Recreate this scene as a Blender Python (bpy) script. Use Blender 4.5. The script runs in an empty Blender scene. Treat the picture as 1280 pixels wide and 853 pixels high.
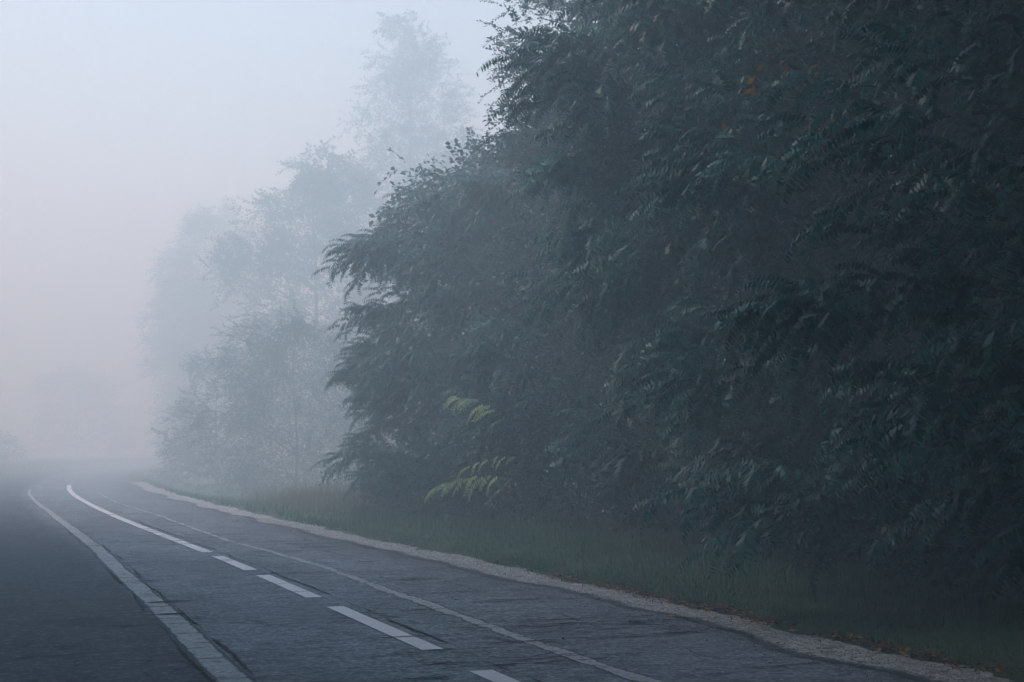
import bpy, math, random
import numpy as np
from mathutils import Vector, Matrix

S = bpy.context.scene
COL = S.collection
rad = math.radians

# ------------------------------------------------------------ camera
cam_d = bpy.data.cameras.new('camera')
cam = bpy.data.objects.new('camera', cam_d); COL.objects.link(cam)
cam.location = (0, 0, 1.7)
cam.rotation_euler = (rad(90) + math.atan(135.5/1778), 0, 0)
cam_d.sensor_width = 36; cam_d.lens = 36*1778/1280
cam_d.clip_start = 0.1; cam_d.clip_end = 3000
S.camera = cam

# ------------------------------------------------------------ sky, sun, exposure
SUN_ELEV, SUN_ROT = 35, -66
W = bpy.data.worlds.new('World'); S.world = W; W.use_nodes = True
nt = W.node_tree; nt.nodes.clear()
sky = nt.nodes.new('ShaderNodeTexSky'); sky.sky_type = 'NISHITA'; sky.sun_disc = False
sky.sun_elevation = rad(SUN_ELEV); sky.sun_rotation = rad(SUN_ROT)
sky.air_density = 1.6; sky.dust_density = .7; sky.ozone_density = 4.5
bg = nt.nodes.new('ShaderNodeBackground'); bg.inputs['Strength'].default_value = 0.085
wo = nt.nodes.new('ShaderNodeOutputWorld')
nt.links.new(sky.outputs[0], bg.inputs['Color']); nt.links.new(bg.outputs[0], wo.inputs['Surface'])
sd = bpy.data.lights.new('sun', 'SUN'); sd.energy = 1.5; sd.angle = rad(30); sd.color = (1.0, 0.995, 0.985)
sun = bpy.data.objects.new('sun', sd); COL.objects.link(sun)
_a = rad(SUN_ROT); _e = rad(SUN_ELEV)
sdir = Vector((math.sin(_a)*math.cos(_e), math.cos(_a)*math.cos(_e), math.sin(_e)))   # towards the sun
sun.rotation_euler = sdir.to_track_quat('Z', 'Y').to_euler()
sun.location = sdir*200
S.view_settings.view_transform = 'Standard'; S.view_settings.look = 'None'
S.view_settings.exposure = 1.6; S.view_settings.gamma = 1
S.view_settings.use_curve_mapping = False
cy = S.cycles
cy.volume_bounces = 12; cy.max_bounces = 14; cy.diffuse_bounces = 2; cy.glossy_bounces = 2
cy.transmission_bounces = 3; cy.transparent_max_bounces = 8
cy.use_denoising = True
try: cy.denoiser = 'OPENIMAGEDENOISE'
except Exception: pass
cy.denoising_prefilter = 'NONE'
cy.sample_clamp_indirect = 4.0

HAZE_DENSITY = 0.0182
HAZE_TOP = 41.5

# ------------------------------------------------------------ helpers
rng = np.random.default_rng(7)
def tag(o, label=None, cat=None, group=None, kind=None):
    if label: o['label'] = label
    if cat: o['category'] = cat
    if group: o['group'] = group
    if kind: o['kind'] = kind
    return o

def mk_mesh(name, V, F, mats, midx=None, tint=None, uv=None, smooth=False):
    """V (n,3); F (m,3) or (m,4) ints"""
    V = np.asarray(V, np.float32); F = np.asarray(F, np.int32)
    k = F.shape[1]
    me = bpy.data.meshes.new(name)
    me.vertices.add(len(V)); me.vertices.foreach_set('co', V.ravel())
    me.loops.add(F.size); me.loops.foreach_set('vertex_index', F.ravel())
    me.polygons.add(len(F))
    me.polygons.foreach_set('loop_start', np.arange(0, F.size, k, dtype=np.int32))
    me.polygons.foreach_set('loop_total', np.full(len(F), k, np.int32))
    for m in mats: me.materials.append(m)
    if midx is not None: me.polygons.foreach_set('material_index', np.asarray(midx, np.int32))
    if smooth: me.polygons.foreach_set('use_smooth', np.ones(len(F), bool))
    me.update(calc_edges=True)
    if tint is not None:
        a = me.attributes.new('tint', 'FLOAT', 'POINT'); a.data.foreach_set('value', np.asarray(tint, np.float32))
    if uv is not None:
        u = me.uv_layers.new(name='metres'); u.data.foreach_set('uv', np.asarray(uv, np.float32)[F.ravel()].ravel())
    return me

def link(name, me, parent=None, loc=None):
    o = bpy.data.objects.new(name, me); COL.objects.link(o)
    if parent is not None: o.parent = parent
    if loc is not None: o.location = loc
    return o

def empty(name, loc):
    o = bpy.data.objects.new(name, None); o.empty_display_size = .3; COL.objects.link(o); o.location = loc
    return o

def unit(a):
    return a/np.maximum(np.linalg.norm(a, axis=-1, keepdims=True), 1e-9)

# value noise for terrain / irregular edges
def vnoise(x, y, seed=0):
    x = np.asarray(x, float); y = np.asarray(y, float)
    xi = np.floor(x); yi = np.floor(y); fx = x-xi; fy = y-yi
    fx = fx*fx*(3-2*fx); fy = fy*fy*(3-2*fy)
    def h(a, b):
        n = np.sin(a*127.1+b*311.7+seed*74.7)*43758.5453
        return n-np.floor(n)
    return (h(xi, yi)*(1-fx)+h(xi+1, yi)*fx)*(1-fy)+(h(xi, yi+1)*(1-fx)+h(xi+1, yi+1)*fx)*fy
def fbm(x, y, seed=0, o=3):
    s = 0; a = .5
    for i in range(o):
        s = s+a*vnoise(np.asarray(x)*2**i, np.asarray(y)*2**i, seed+i*13); a *= .5
    return s

# the road follows this line (metres, seen from above): x of the white line for a given y
RY = np.array([-60, 0, 10.6, 12.15, 15.5, 20.1, 23.9, 30.5, 39.1, 48.4, 57.5, 69, 80, 92, 105, 120, 140, 170, 220.])
RX = np.array([26.4, 3.9, -.07, -.64, -1.92, -3.62, -5.1, -7.8, -11.15, -14.6, -17.8, -21.4, -24.6, -27.9, -31.0, -33.8, -36.3, -37.0, -33.0])
def road_x(y): return np.interp(y, RY, RX)
# smooth, resampled
_ys = np.arange(-50, 200, .25)
_k = np.ones(41)/41
_xs = np.convolve(np.pad(road_x(_ys), 20, mode='edge'), _k, 'valid')
_xs = np.where((_ys > -44) & (_ys < 194), _xs, road_x(_ys))
_dx = np.gradient(_xs, _ys)
_nrm = np.stack([np.ones_like(_dx), -_dx], 1); _nrm /= np.linalg.norm(_nrm, axis=1)[:, None]
def road_pt(y, off):
    """point at lateral offset off (right positive) from the white line at station y"""
    y = np.asarray(y, float)
    x = np.interp(y, _ys, _xs); nx = np.interp(y, _ys, _nrm[:, 0]); ny = np.interp(y, _ys, _nrm[:, 1])
    return np.stack([x+nx*off, y+ny*off], -1)
def road_off(x, y):
    return (x-np.interp(y, _ys, _xs))*np.interp(y, _ys, _nrm[:, 0])
def ground_h(x, y):
    o = road_off(x, y)
    t = np.clip((o-4.2)/5, 0, 1); t = t*t*(3-2*t)
    tl = np.clip((-o-4.6)/6, 0, 1); tl = tl*tl*(3-2*tl)
    e = np.clip((np.abs(o+.4)-4.2)/1.0, 0, 1)
    sw = np.clip((np.asarray(y)-38)/32, 0, 1); sw = sw*sw*(3-2*sw)*np.clip((o-3.9)/2.2, 0, 1)     # the verge falls away past the wall of trees
    return t*.35*(1-sw)-.9*sw+tl*.5+e*(fbm(x*.45, y*.45, 3)-.45)*.16

# ------------------------------------------------------------ materials
def mat(name):
    m = bpy.data.materials.new(name); m.use_nodes = True
    n = m.node_tree.nodes; n.clear()
    return m, n, m.node_tree.links
def node(n, t, **kw):
    x = n.new(t)
    for k, v in kw.items(): setattr(x, k, v)
    return x
def ramp(n, l, src, stops):
    r = n.new('ShaderNodeValToRGB'); cr = r.color_ramp
    while len(cr.elements) < len(stops): cr.elements.new(.5)
    for e, (p, c) in zip(cr.elements, stops):
        e.position = p; e.color = (*c, 1) if len(c) == 3 else c
    l.new(src, r.inputs[0]); return r.outputs[0]
def noise(n, l, vec, scale, detail=3, rough=.55):
    x = n.new('ShaderNodeTexNoise'); x.inputs['Scale'].default_value = scale
    x.inputs['Detail'].default_value = detail; x.inputs['Roughness'].default_value = rough
    if vec is not None: l.new(vec, x.inputs['Vector'])
    return x.outputs[0]
def math_(n, l, op, a, b=None, clamp=False):
    x = n.new('ShaderNodeMath'); x.operation = op; x.use_clamp = clamp
    for i, s in enumerate((a, b)):
        if s is None: continue
        if isinstance(s, (int, float)): x.inputs[i].default_value = s
        else: l.new(s, x.inputs[i])
    return x.outputs[0]
def mixc(n, l, fac, a, b, bt='MIX'):
    x = n.new('ShaderNodeMix'); x.data_type = 'RGBA'; x.blend_type = bt
    for i, s in ((0, fac), (6, a), (7, b)):
        if isinstance(s, (int, float)): x.inputs[i].default_value = s
        elif isinstance(s, tuple): x.inputs[i].default_value = (*s, 1)
        else: l.new(s, x.inputs[i])
    return x.outputs[2]

def leaf_mat(name, c_dark, c_mid, c_light, rough=.5, transl=.22, spec=.25):
    m, n, l = mat(name)
    at = node(n, 'ShaderNodeAttribute', attribute_name='tint')
    oi = node(n, 'ShaderNodeObjectInfo')
    geo = node(n, 'ShaderNodeNewGeometry')
    ns = noise(n, l, geo.outputs['Position'], .9, 2)
    v = math_(n, l, 'ADD', at.outputs['Fac'], math_(n, l, 'MULTIPLY', math_(n, l, 'SUBTRACT', ns, .5), .9), True)
    v = math_(n, l, 'ADD', v, math_(n, l, 'MULTIPLY', math_(n, l, 'SUBTRACT', oi.outputs['Random'], .5), .12), True)
    c = ramp(n, l, v, [(0, c_dark), (.5, c_mid), (1, c_light)])
    p = node(n, 'ShaderNodeBsdfPrincipled'); l.new(c, p.inputs['Base Color'])
    p.inputs['Roughness'].default_value = rough
    p.inputs['Specular IOR Level'].default_value = spec
    t = node(n, 'ShaderNodeBsdfTranslucent'); l.new(c, t.inputs['Color'])
    mx = node(n, 'ShaderNodeMixShader'); mx.inputs[0].default_value = transl
    l.new(p.outputs[0], mx.inputs[1]); l.new(t.outputs[0], mx.inputs[2])
    o = node(n, 'ShaderNodeOutputMaterial'); l.new(mx.outputs[0], o.inputs['Surface'])
    return m

M_leaf = leaf_mat('compound_leaf_green', (.009, .044, .042), (.024, .125, .108), (.095, .32, .265), spec=.4)
M_small = leaf_mat('small_leaf_green', (.009, .038, .037), (.024, .100, .092), (.085, .23, .20), rough=.36, spec=.5)
M_pale = leaf_mat('young_leaf_yellow_green', (.42, .56, .30), (.58, .70, .38), (.70, .78, .46), rough=.5, transl=.3)
M_midpale = leaf_mat('young_leaf_green', (.05, .11, .06), (.09, .18, .09), (.14, .24, .11), rough=.5, transl=.3)
M_orange = leaf_mat('autumn_leaf_orange', (.42, .20, .04), (.60, .34, .07), (.72, .48, .14), rough=.5, transl=.3)
M_dryleaf = leaf_mat('dead_leaf_brown', (.07, .035, .022), (.16, .07, .04), (.36, .18, .09), rough=.7, transl=.05)
M_far = leaf_mat('poplar_leaf_green', (.03, .06, .04), (.05, .085, .055), (.085, .12, .075), rough=.45)
M_grass = leaf_mat('grass_green', (.045, .12, .065), (.085, .21, .105), (.17, .28, .15), rough=.55, transl=.2, spec=.3)
M_straw = leaf_mat('straw_dry', (.14, .15, .08), (.25, .24, .14), (.38, .35, .22), rough=.7, transl=.2, spec=.2)

m, n, l = mat('bark'); M_bark = m
tc = node(n, 'ShaderNodeTexCoord'); mp = node(n, 'ShaderNodeMapping'); mp.inputs['Scale'].default_value = (9, 9, 1.6)
l.new(tc.outputs['Object'], mp.inputs[0])
ns = noise(n, l, mp.outputs[0], 2.2, 6, .65)
c = ramp(n, l, ns, [(.3, (.035, .030, .026)), (.55, (.10, .090, .078)), (.8, (.19, .18, .16))])
p = node(n, 'ShaderNodeBsdfPrincipled'); l.new(c, p.inputs['Base Color']); p.inputs['Roughness'].default_value = .85
b = node(n, 'ShaderNodeBump'); b.inputs['Strength'].default_value = .6; b.inputs['Distance'].default_value = .03
l.new(ns, b.inputs['Height']); l.new(b.outputs[0], p.inputs['Normal'])
o = node(n, 'ShaderNodeOutputMaterial'); l.new(p.outputs[0], o.inputs[0])

# ground: soil, moss and grass thatch
m, n, l = mat('soil_and_turf'); M_ground = m
geo = node(n, 'ShaderNodeNewGeometry'); P = geo.outputs['Position']
n1 = noise(n, l, P, .35, 4); n2 = noise(n, l, P, 9, 5, .7); n3 = noise(n, l, P, 60, 3, .7)
c1 = ramp(n, l, n2, [(.3, (.030, .050, .026)), (.5, (.055, .110, .058)), (.75, (.095, .155, .085))])
c2 = ramp(n, l, n2, [(.3, (.030, .024, .018)), (.7, (.075, .060, .042))])
c = mixc(n, l, ramp(n, l, n1, [(.62, (0, 0, 0)), (.75, (1, 1, 1))]), c1, c2)
c = mixc(n, l, .35, c, ramp(n, l, n3, [(.3, (.02, .03, .015)), (.7, (.12, .14, .08))]))
p = node(n, 'ShaderNodeBsdfPrincipled'); l.new(c, p.inputs['Base Color']); p.inputs['Roughness'].default_value = .9
p.inputs['Specular IOR Level'].default_value = .2
b = node(n, 'ShaderNodeBump'); b.inputs['Strength'].default_value = .8; b.inputs['Distance'].default_value = .05
l.new(n2, b.inputs['Height']); l.new(b.outputs[0], p.inputs['Normal'])
o = node(n, 'ShaderNodeOutputMaterial'); l.new(p.outputs[0], o.inputs[0])

# asphalt, uv = (offset from the white line, distance along the road) in metres
m, n, l = mat('worn_asphalt'); M_asphalt = m
uvn = node(n, 'ShaderNodeUVMap'); uvn.uv_map = 'metres'; UV = uvn.outputs[0]
sep = node(n, 'ShaderNodeSeparateXYZ'); l.new(UV, sep.inputs[0]); U = sep.outputs[0]; V_ = sep.outputs[1]
def scaled(sx, sy):
    mp = node(n, 'ShaderNodeMapping'); mp.inputs['Scale'].default_value = (sx, sy, 1); l.new(UV, mp.inputs[0]); return mp.outputs[0]
big = noise(n, l, scaled(.55, .22), 1, 4, .6)
mid = noise(n, l, scaled(3.0, 5.0), 1, 5, .7)
streak = noise(n, l, scaled(4.5, 8), 1, 4, .7)
fine = noise(n, l, UV, 16, 5, .85)
c = ramp(n, l, mid, [(.34, (.050, .062, .078)), (.48, (.17, .20, .23)), (.64, (.33, .37, .40))])
c = mixc(n, l, .6, c, ramp(n, l, fine, [(.38, (.012, .016, .021)), (.5, (.12, .14, .165)), (.62, (.42, .46, .49))]))
c = mixc(n, l, ramp(n, l, big, [(.38, (0, 0, 0)), (.62, (.75, .75, .75))]), c, mixc(n, l, 1.0, c, (1.7, 1.7, 1.7), 'MULTIPLY'))
# older, darker binder: left of the joint, and in streaks
lw = math_(n, l, 'ADD', U, math_(n, l, 'MULTIPLY', math_(n, l, 'SUBTRACT', mid, .5), .5))
mr = node(n, 'ShaderNodeMapRange'); l.new(lw, mr.inputs[0]); mr.inputs[1].default_value = -1.5; mr.inputs[2].default_value = -2.0
c = mixc(n, l, math_(n, l, 'MULTIPLY', mr.outputs[0], .9), c, mixc(n, l, 1.0, c, (.30, .31, .36), 'MULTIPLY'))
mr2 = node(n, 'ShaderNodeMapRange'); l.new(lw, mr2.inputs[0]); mr2.inputs[1].default_value = 1.5; mr2.inputs[2].default_value = 2.6
c = mixc(n, l, math_(n, l, 'MULTIPLY', mr2.outputs[0], .8), c, mixc(n, l, 1.0, c, (.66, .65, .68), 'MULTIPLY'))
c = mixc(n, l, ramp(n, l, streak, [(.54, (0, 0, 0)), (.66, (.6, .6, .6))]), c, (.045, .052, .062))
# pale worn scuffs
sc = noise(n, l, scaled(9, 11), 1, 3, .6)
c = mixc(n, l, ramp(n, l, sc, [(.58, (0, 0, 0)), (.68, (.7, .7, .7))]), c, (.30, .33, .35))
# crazing: fine polygon cracks in patches
dv = node(n, 'ShaderNodeVectorMath'); dv.operation = 'ADD'
nx = node(n, 'ShaderNodeTexNoise'); nx.inputs['Scale'].default_value = 3.0; l.new(UV, nx.inputs['Vector'])
sm = node(n, 'ShaderNodeVectorMath'); sm.operation = 'SCALE'; sm.inputs['Scale'].default_value = .35; l.new(nx.outputs['Color'], sm.inputs[0])
l.new(UV, dv.inputs[0]); l.new(sm.outputs[0], dv.inputs[1])
mp = node(n, 'ShaderNodeMapping'); mp.inputs['Scale'].default_value = (1.3, 3.4, 1); l.new(dv.outputs[0], mp.inputs[0])
vo = node(n, 'ShaderNodeTexVoronoi'); vo.feature = 'DISTANCE_TO_EDGE'; vo.inputs['Scale'].default_value = 1.0; l.new(mp.outputs[0], vo.inputs['Vector'])
ck = ramp(n, l, vo.outputs[0], [(.0, (1, 1, 1)), (.06, (0, 0, 0))])
patch = ramp(n, l, noise(n, l, scaled(.7, .5), 1, 3), [(.5, (0, 0, 0)), (.62, (1, 1, 1))])
ckm = math_(n, l, 'MULTIPLY', ck, patch)
c = mixc(n, l, math_(n, l, 'MULTIPLY', ckm, .8), c, (.012, .012, .015))
p = node(n, 'ShaderNodeBsdfPrincipled'); l.new(c, p.inputs['Base Color'])
l.new(ramp(n, l, big, [(.3, (.80, .80, .80)), (.7, (.95, .95, .95))]), p.inputs['Roughness'])
p.inputs['Specular IOR Level'].default_value = .15
h = math_(n, l, 'ADD', math_(n, l, 'MULTIPLY', fine, .5), math_(n, l, 'MULTIPLY', mid, .5))
h = math_(n, l, 'SUBTRACT', h, math_(n, l, 'MULTIPLY', ckm, .6))
b = node(n, 'ShaderNodeBump'); b.inputs['Strength'].default_value = .7; b.inputs['Distance'].default_value = .012
l.new(h, b.inputs['Height']); l.new(b.outputs[0], p.inputs['Normal'])
o = node(n, 'ShaderNodeOutputMaterial'); l.new(p.outputs[0], o.inputs[0])

def speckle_mat(name, base, lo, hi, scale, rough=.85, worn=None, wscale=2.0, wlo=.55, wmix=.8, ragged=0, rcol=(.07, .08, .095), both=True):
    m, n, l = mat(name)
    geo = node(n, 'ShaderNodeNewGeometry'); P = geo.outputs['Position']
    f1 = noise(n, l, P, scale, 3, .8); f2 = noise(n, l, P, wscale, 5, .7)
    c = ramp(n, l, f1, [(.3, lo), (.5, base), (.7, hi)])
    if worn: c = mixc(n, l, ramp(n, l, f2, [(wlo, (0, 0, 0)), (wlo+.12, (wmix,)*3)]), c, worn)
    if ragged:      # crumbling edge: the layer thins out and the surface below shows
        at = node(n, 'ShaderNodeAttribute', attribute_name='tint').outputs['Fac']
        e = math_(n, l, 'MINIMUM', at, math_(n, l, 'SUBTRACT', 1.0, at)) if both else at
        e = math_(n, l, 'ADD', e, math_(n, l, 'MULTIPLY', math_(n, l, 'SUBTRACT', noise(n, l, P, 14, 6, .75), .5), ragged*1.6))
        c = mixc(n, l, ramp(n, l, e, [(ragged*.42, (1, 1, 1)), (ragged*.62, (0, 0, 0))]), c, rcol)
    p = node(n, 'ShaderNodeBsdfPrincipled'); l.new(c, p.inputs['Base Color']); p.inputs['Roughness'].default_value = rough
    p.inputs['Specular IOR Level'].default_value = .3
    b = node(n, 'ShaderNodeBump'); b.inputs['Strength'].default_value = .6; b.inputs['Distance'].default_value = .01
    l.new(f1, b.inputs['Height']); l.new(b.outputs[0], p.inputs['Normal'])
    o = node(n, 'ShaderNodeOutputMaterial'); l.new(p.outputs[0], o.inputs[0])
    return m
M_paint = speckle_mat('white_road_paint', (.84, .84, .86), (.74, .74, .76), (.88, .88, .89), 40, .6, worn=(.30, .31, .33), wscale=14, wlo=.60, wmix=.6, ragged=.05)
M_joint = speckle_mat('pale_joint_filler', (.44, .47, .48), (.20, .22, .23), (.62, .66, .67), 22, .9, worn=(.07, .075, .08), wscale=5, wlo=.56, ragged=.20)
M_gravel = speckle_mat('grit_shoulder', (.38, .385, .38), (.10, .10, .10), (.72, .72, .70), 17, .95, worn=(.09, .088, .085), wscale=3.2, wlo=.54, ragged=.42, both=False)
M_crack = speckle_mat('crack_dark', (.012, .012, .015), (.008, .008, .01), (.02, .02, .024), 60, .9)
M_stone = speckle_mat('pebble_grey', (.26, .26, .25), (.14, .14, .14), (.40, .40, .38), 20, .9)

# haze
m, n, l = mat('haze_air'); M_haze = m
v = node(n, 'ShaderNodeVolumePrincipled')
v.inputs['Color'].default_value = (.74, .92, 1.0, 1); v.inputs['Density'].default_value = HAZE_DENSITY
v.inputs['Absorption Color'].default_value = (1, 1, 1, 1)
v.inputs['Anisotropy'].default_value = .3
o = node(n, 'ShaderNodeOutputMaterial'); l.new(v.outputs[0], o.inputs['Volume'])
m.cycles.volume_sampling = 'DISTANCE'; m.cycles.homogeneous_volume = True

# ------------------------------------------------------------ the setting
def spaced(a):   # coarse far away, fine near
    return np.sign(a)*(np.abs(a)**2.2)
gx = spaced(np.linspace(-1, 1, 241))*420; gy = spaced(np.linspace(-1, 1, 261))*420+18
GX, GY = np.meshgrid(gx, gy); GZ = ground_h(GX, GY)
oo = road_off(GX, GY)
GZ = np.where((np.abs(oo+.4) < 4.3) & (GY > -45) & (GY < 190), 0.0, GZ)
Vg = np.stack([GX, GY, GZ], -1).reshape(-1, 3)
a, b_ = len(gy), len(gx)
i, j = np.meshgrid(np.arange(a-1), np.arange(b_-1), indexing='ij'); q = (i*b_+j).ravel()
Fg = np.stack([q, q+1, q+b_+1, q+b_], 1)
tag(link('ground', mk_mesh('ground', Vg, Fg, [M_ground], smooth=True)), kind='structure')

def strip_mesh(name, ys, offl, offr, z, m, across=1, curb=False):
    ys = np.asarray(ys, float); L = np.broadcast_to(offl, ys.shape); R = np.broadcast_to(offr, ys.shape)
    V = []; UVs = []
    al = np.concatenate([[0], np.cumsum(np.linalg.norm(np.diff(road_pt(ys, 0), axis=0), axis=1))])+ys[0]
    for k in range(across+1):
        of = L+(R-L)*k/across; p = road_pt(ys, of)
        V.append(np.concatenate([p, np.full((len(ys), 1), z)], 1)); UVs.append(np.stack([of, al], 1))
    V = np.concatenate(V); UVs = np.concatenate(UVs); nN = len(ys)
    F = []
    for k in range(across):
        i = np.arange(nN-1)+k*nN; F.append(np.stack([i, i+nN, i+nN+1, i+1], 1))
    tn = np.repeat(np.arange(across+1)/across, nN)
    return mk_mesh(name, V, np.concatenate(F), [m], uv=UVs, tint=tn)

ys = np.concatenate([np.arange(-48, 60, .12), np.arange(60, 195, .6)])
edge_r = 3.0+.10*(fbm(ys*1.3, ys*0, 5)-.45)*2
edge_l = -3.9+.12*(fbm(ys*1.1, ys*0+9, 6)-.45)*2
road = tag(link('road', strip_mesh('road', ys, edge_l, edge_r, .006, M_asphalt, 8)), kind='structure')

def wander(y0, y1, off_fn, width_fn, z, m, name, step=.05, jit=.02, seed=0):
    yy = np.arange(y0, y1, step)
    o = off_fn(yy); w = width_fn(yy)
    r = (fbm(yy*6, yy*0, seed)-.45)*jit*4+(fbm(yy*1.2, yy*0+4, seed+3)-.45)*jit*5
    r2 = (fbm(yy*6, yy*0+8, seed+7)-.45)*jit*4+(fbm(yy*1.2, yy*0+2, seed+9)-.45)*jit*5
    return strip_mesh(name, yy, o-w/2+r, o+w/2+r2, z, m, 2)
def interp(xs, vs): return lambda y: np.interp(y, xs, vs)

# pale joint filler left of the white line: runs in pieces broken by cracks (parts of the road)
def off_of(pts):
    ys_ = np.array([p[1] for p in pts][::-1]); xs_ = np.array([p[0] for p in pts][::-1])
    return ys_, road_off(xs_, ys_)
jl = off_of([(-21.5, 64), (-18.7, 55.4), (-12.75, 39.4), (-9.9, 31.9), (-7.62, 25.9), (-5.8, 20.9), (-4.14, 16.4), (-3.72, 15.25), (-2.05, 10.6), (-.2, 5.5)])
jy = [6, 9.2, 10.9, 12.35, 13.9, 15.05, 16.15, 17.4, 19.6, 22.5, 26, 31, 38, 48, 62]
for k in range(len(jy)-1):
    me = wander(jy[k]+.03, jy[k+1], interp(*jl), interp([6, 14, 20, 26, 45, 62], [.28, .29, .27, .27, .2, .12]), .0095, M_joint, 'joint_filler', seed=20, jit=.008, step=.04)
    link('joint_filler', me, road)
th = off_of([(-16.2, 56), (-12.29, 44.84), (-9.04, 36.76), (-5.14, 26.34), (-2.8, 20.95), (-1.44, 17.21), (-.67, 15.11), (0, 13.18), (.95, 10.69), (2.4, 7)])
ty = [7, 11.6, 13.6, 17.9, 22.4, 30, 38, 56]
for k in range(len(ty)-1):
    me = wander(ty[k]+.04, ty[k+1], interp(*th), interp([7, 14, 25, 40, 56], [.24, .18, .13, .12, .1]), .0095, M_joint, 'seam_filler', seed=60, jit=.022, step=.03)
    link('seam_filler', me, road)
# white centre line: dashes, then one long solid line
dashes = [(2.9, 6.1), (7.55, 11.05), (12.2, 15.55), (16.45, 19.35), (20.15, 22.75), (23.6, 68)]
for a0, a1 in dashes:
    yy = np.arange(a0, a1, .1 if a1 < 50 else .25)
    w = .10+.006*(fbm(yy*5, yy*0, 31)-.45)
    link('line_dash' if a1 < 50 else 'solid_line', strip_mesh('white_line', yy, -w, w, .0135, M_paint, 2), road)

# cracks: dark ribbons that cross the road
def ribbon(pts, w, z):
    pts = np.asarray(pts); d = np.gradient(pts, axis=0); nn = unit(np.stack([-d[:, 1], d[:, 0]], 1))
    A = pts+nn*w[:, None]/2; B = pts-nn*w[:, None]/2
    V = np.concatenate([np.c_[A, np.full(len(A), z)], np.c_[B, np.full(len(B), z)]])
    i = np.arange(len(pts)-1); k = len(pts)
    return V, np.stack([i, i+k, i+k+1, i+1], 1)
CV, CF = [], []; base = 0
def add_crack(y, o0, o1, wmax, skew=0, amp=.05, seed=0):
    global base
    os_ = np.arange(o0, o1, .045)
    if len(os_) < 4: return
    yy = y+skew*(os_-o0)+(fbm(os_*1.1, os_*0+seed, 41)-.45)*amp*6+(fbm(os_*9, os_*0+seed, 43)-.45)*amp*.9
    w = wmax*np.clip((fbm(os_*4, os_*0+seed*3, 47, 4)-.3)*3.2, .12, 1.2)*np.clip(np.minimum(os_-o0, o1-os_)/.25, .15, 1)
    V, F = ribbon(road_pt(yy, os_), w, .0165)
    CV.append(V); CF.append(F+base); base += len(V)
def add_long(y0, y1, off, w0, amp=.03, seed=0):
    global base
    yy = np.arange(y0, y1, .06); of = (off(yy) if callable(off) else off)+(fbm(yy*.8, yy*0+seed, 51)-.45)*amp*4+(fbm(yy*7, yy*0+seed, 53)-.45)*amp
    w = w0*np.clip((fbm(yy*1.3, yy*0+seed, 57, 4)-.33)*4, .08, 1.3)
    V, F = ribbon(road_pt(yy, of), w, .0165)
    CV.append(V); CF.append(F+base); base += len(V)
yc = 7.0; s = 0
while yc < 48:
    s += 1
    for _ in range(2 if yc < 30 else 1):
        a0 = rng.uniform(-3.8, 1.6); ln = rng.uniform(.8, 4.5)
        add_crack(yc+rng.uniform(-.3, .3), a0, min(a0+ln, 2.9), rng.uniform(.028, .052)*(1 if yc < 20 else 1.7), rng.uniform(-.06, .06), seed=s+rng.uniform(0, 9))
    yc += rng.uniform(.5, 1.15)
for y, a0, a1, w in [(10.75, -3.9, -.3, .02), (11.3, -.2, 1.4, .02), (12.9, -3.8, .6, .018), (12.4, .3, 2.8, .022), (13.2, .6, 2.8, .022), (14.6, -2.6, -1.2, .03),
                  (15.4, -2.3, -1.1, .035), (16.6, -2.2, -1.2, .03), (15.1, -3.9, -1.7, .02), (17, -3.8, -1.9, .02), (19, -3.7, -1.2, .022), (14.9, .4, 1.3, .02)]:
    add_crack(y, a0, a1, w*2.6, .02, seed=y)
add_long(8, 34, .22, .04, .03, 3)
add_long(8, 30, lambda y: np.interp(y, *jl)-.17, .035, .03, 5)
add_long(8, 26, lambda y: np.interp(y, *jl)+.17, .028, .03, 9)
add_long(9, 24, -2.9, .012, .10, 7); add_long(11, 28, 2.0, .012, .08, 11)
cr = link('crack', mk_mesh('crack', np.concatenate(CV), np.concatenate(CF), [M_crack]), road); cr['kind'] = 'stuff'

# gravel shoulder
yy = np.concatenate([np.arange(-5, 50, .06), np.arange(50, 74, .4)])
si = 2.95+.45*(fbm(yy*.55, yy*0, 71)-.45)*1.6+.16*(fbm(yy*3, yy*0, 72, 4)-.45)-.10
so = np.interp(yy, [0, 11, 17, 25, 40, 70], [3.5, 3.52, 3.58, 3.6, 3.7, 3.7])+.30*(fbm(yy*.7, yy*0, 73)-.45)*1.6+.34*(fbm(yy*3.4, yy*0, 74, 4)-.45)
shoulder = tag(link('road_shoulder', strip_mesh('road_shoulder', yy, si, np.maximum(so, si+.15), .0105, M_gravel, 3)), kind='structure')

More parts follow.
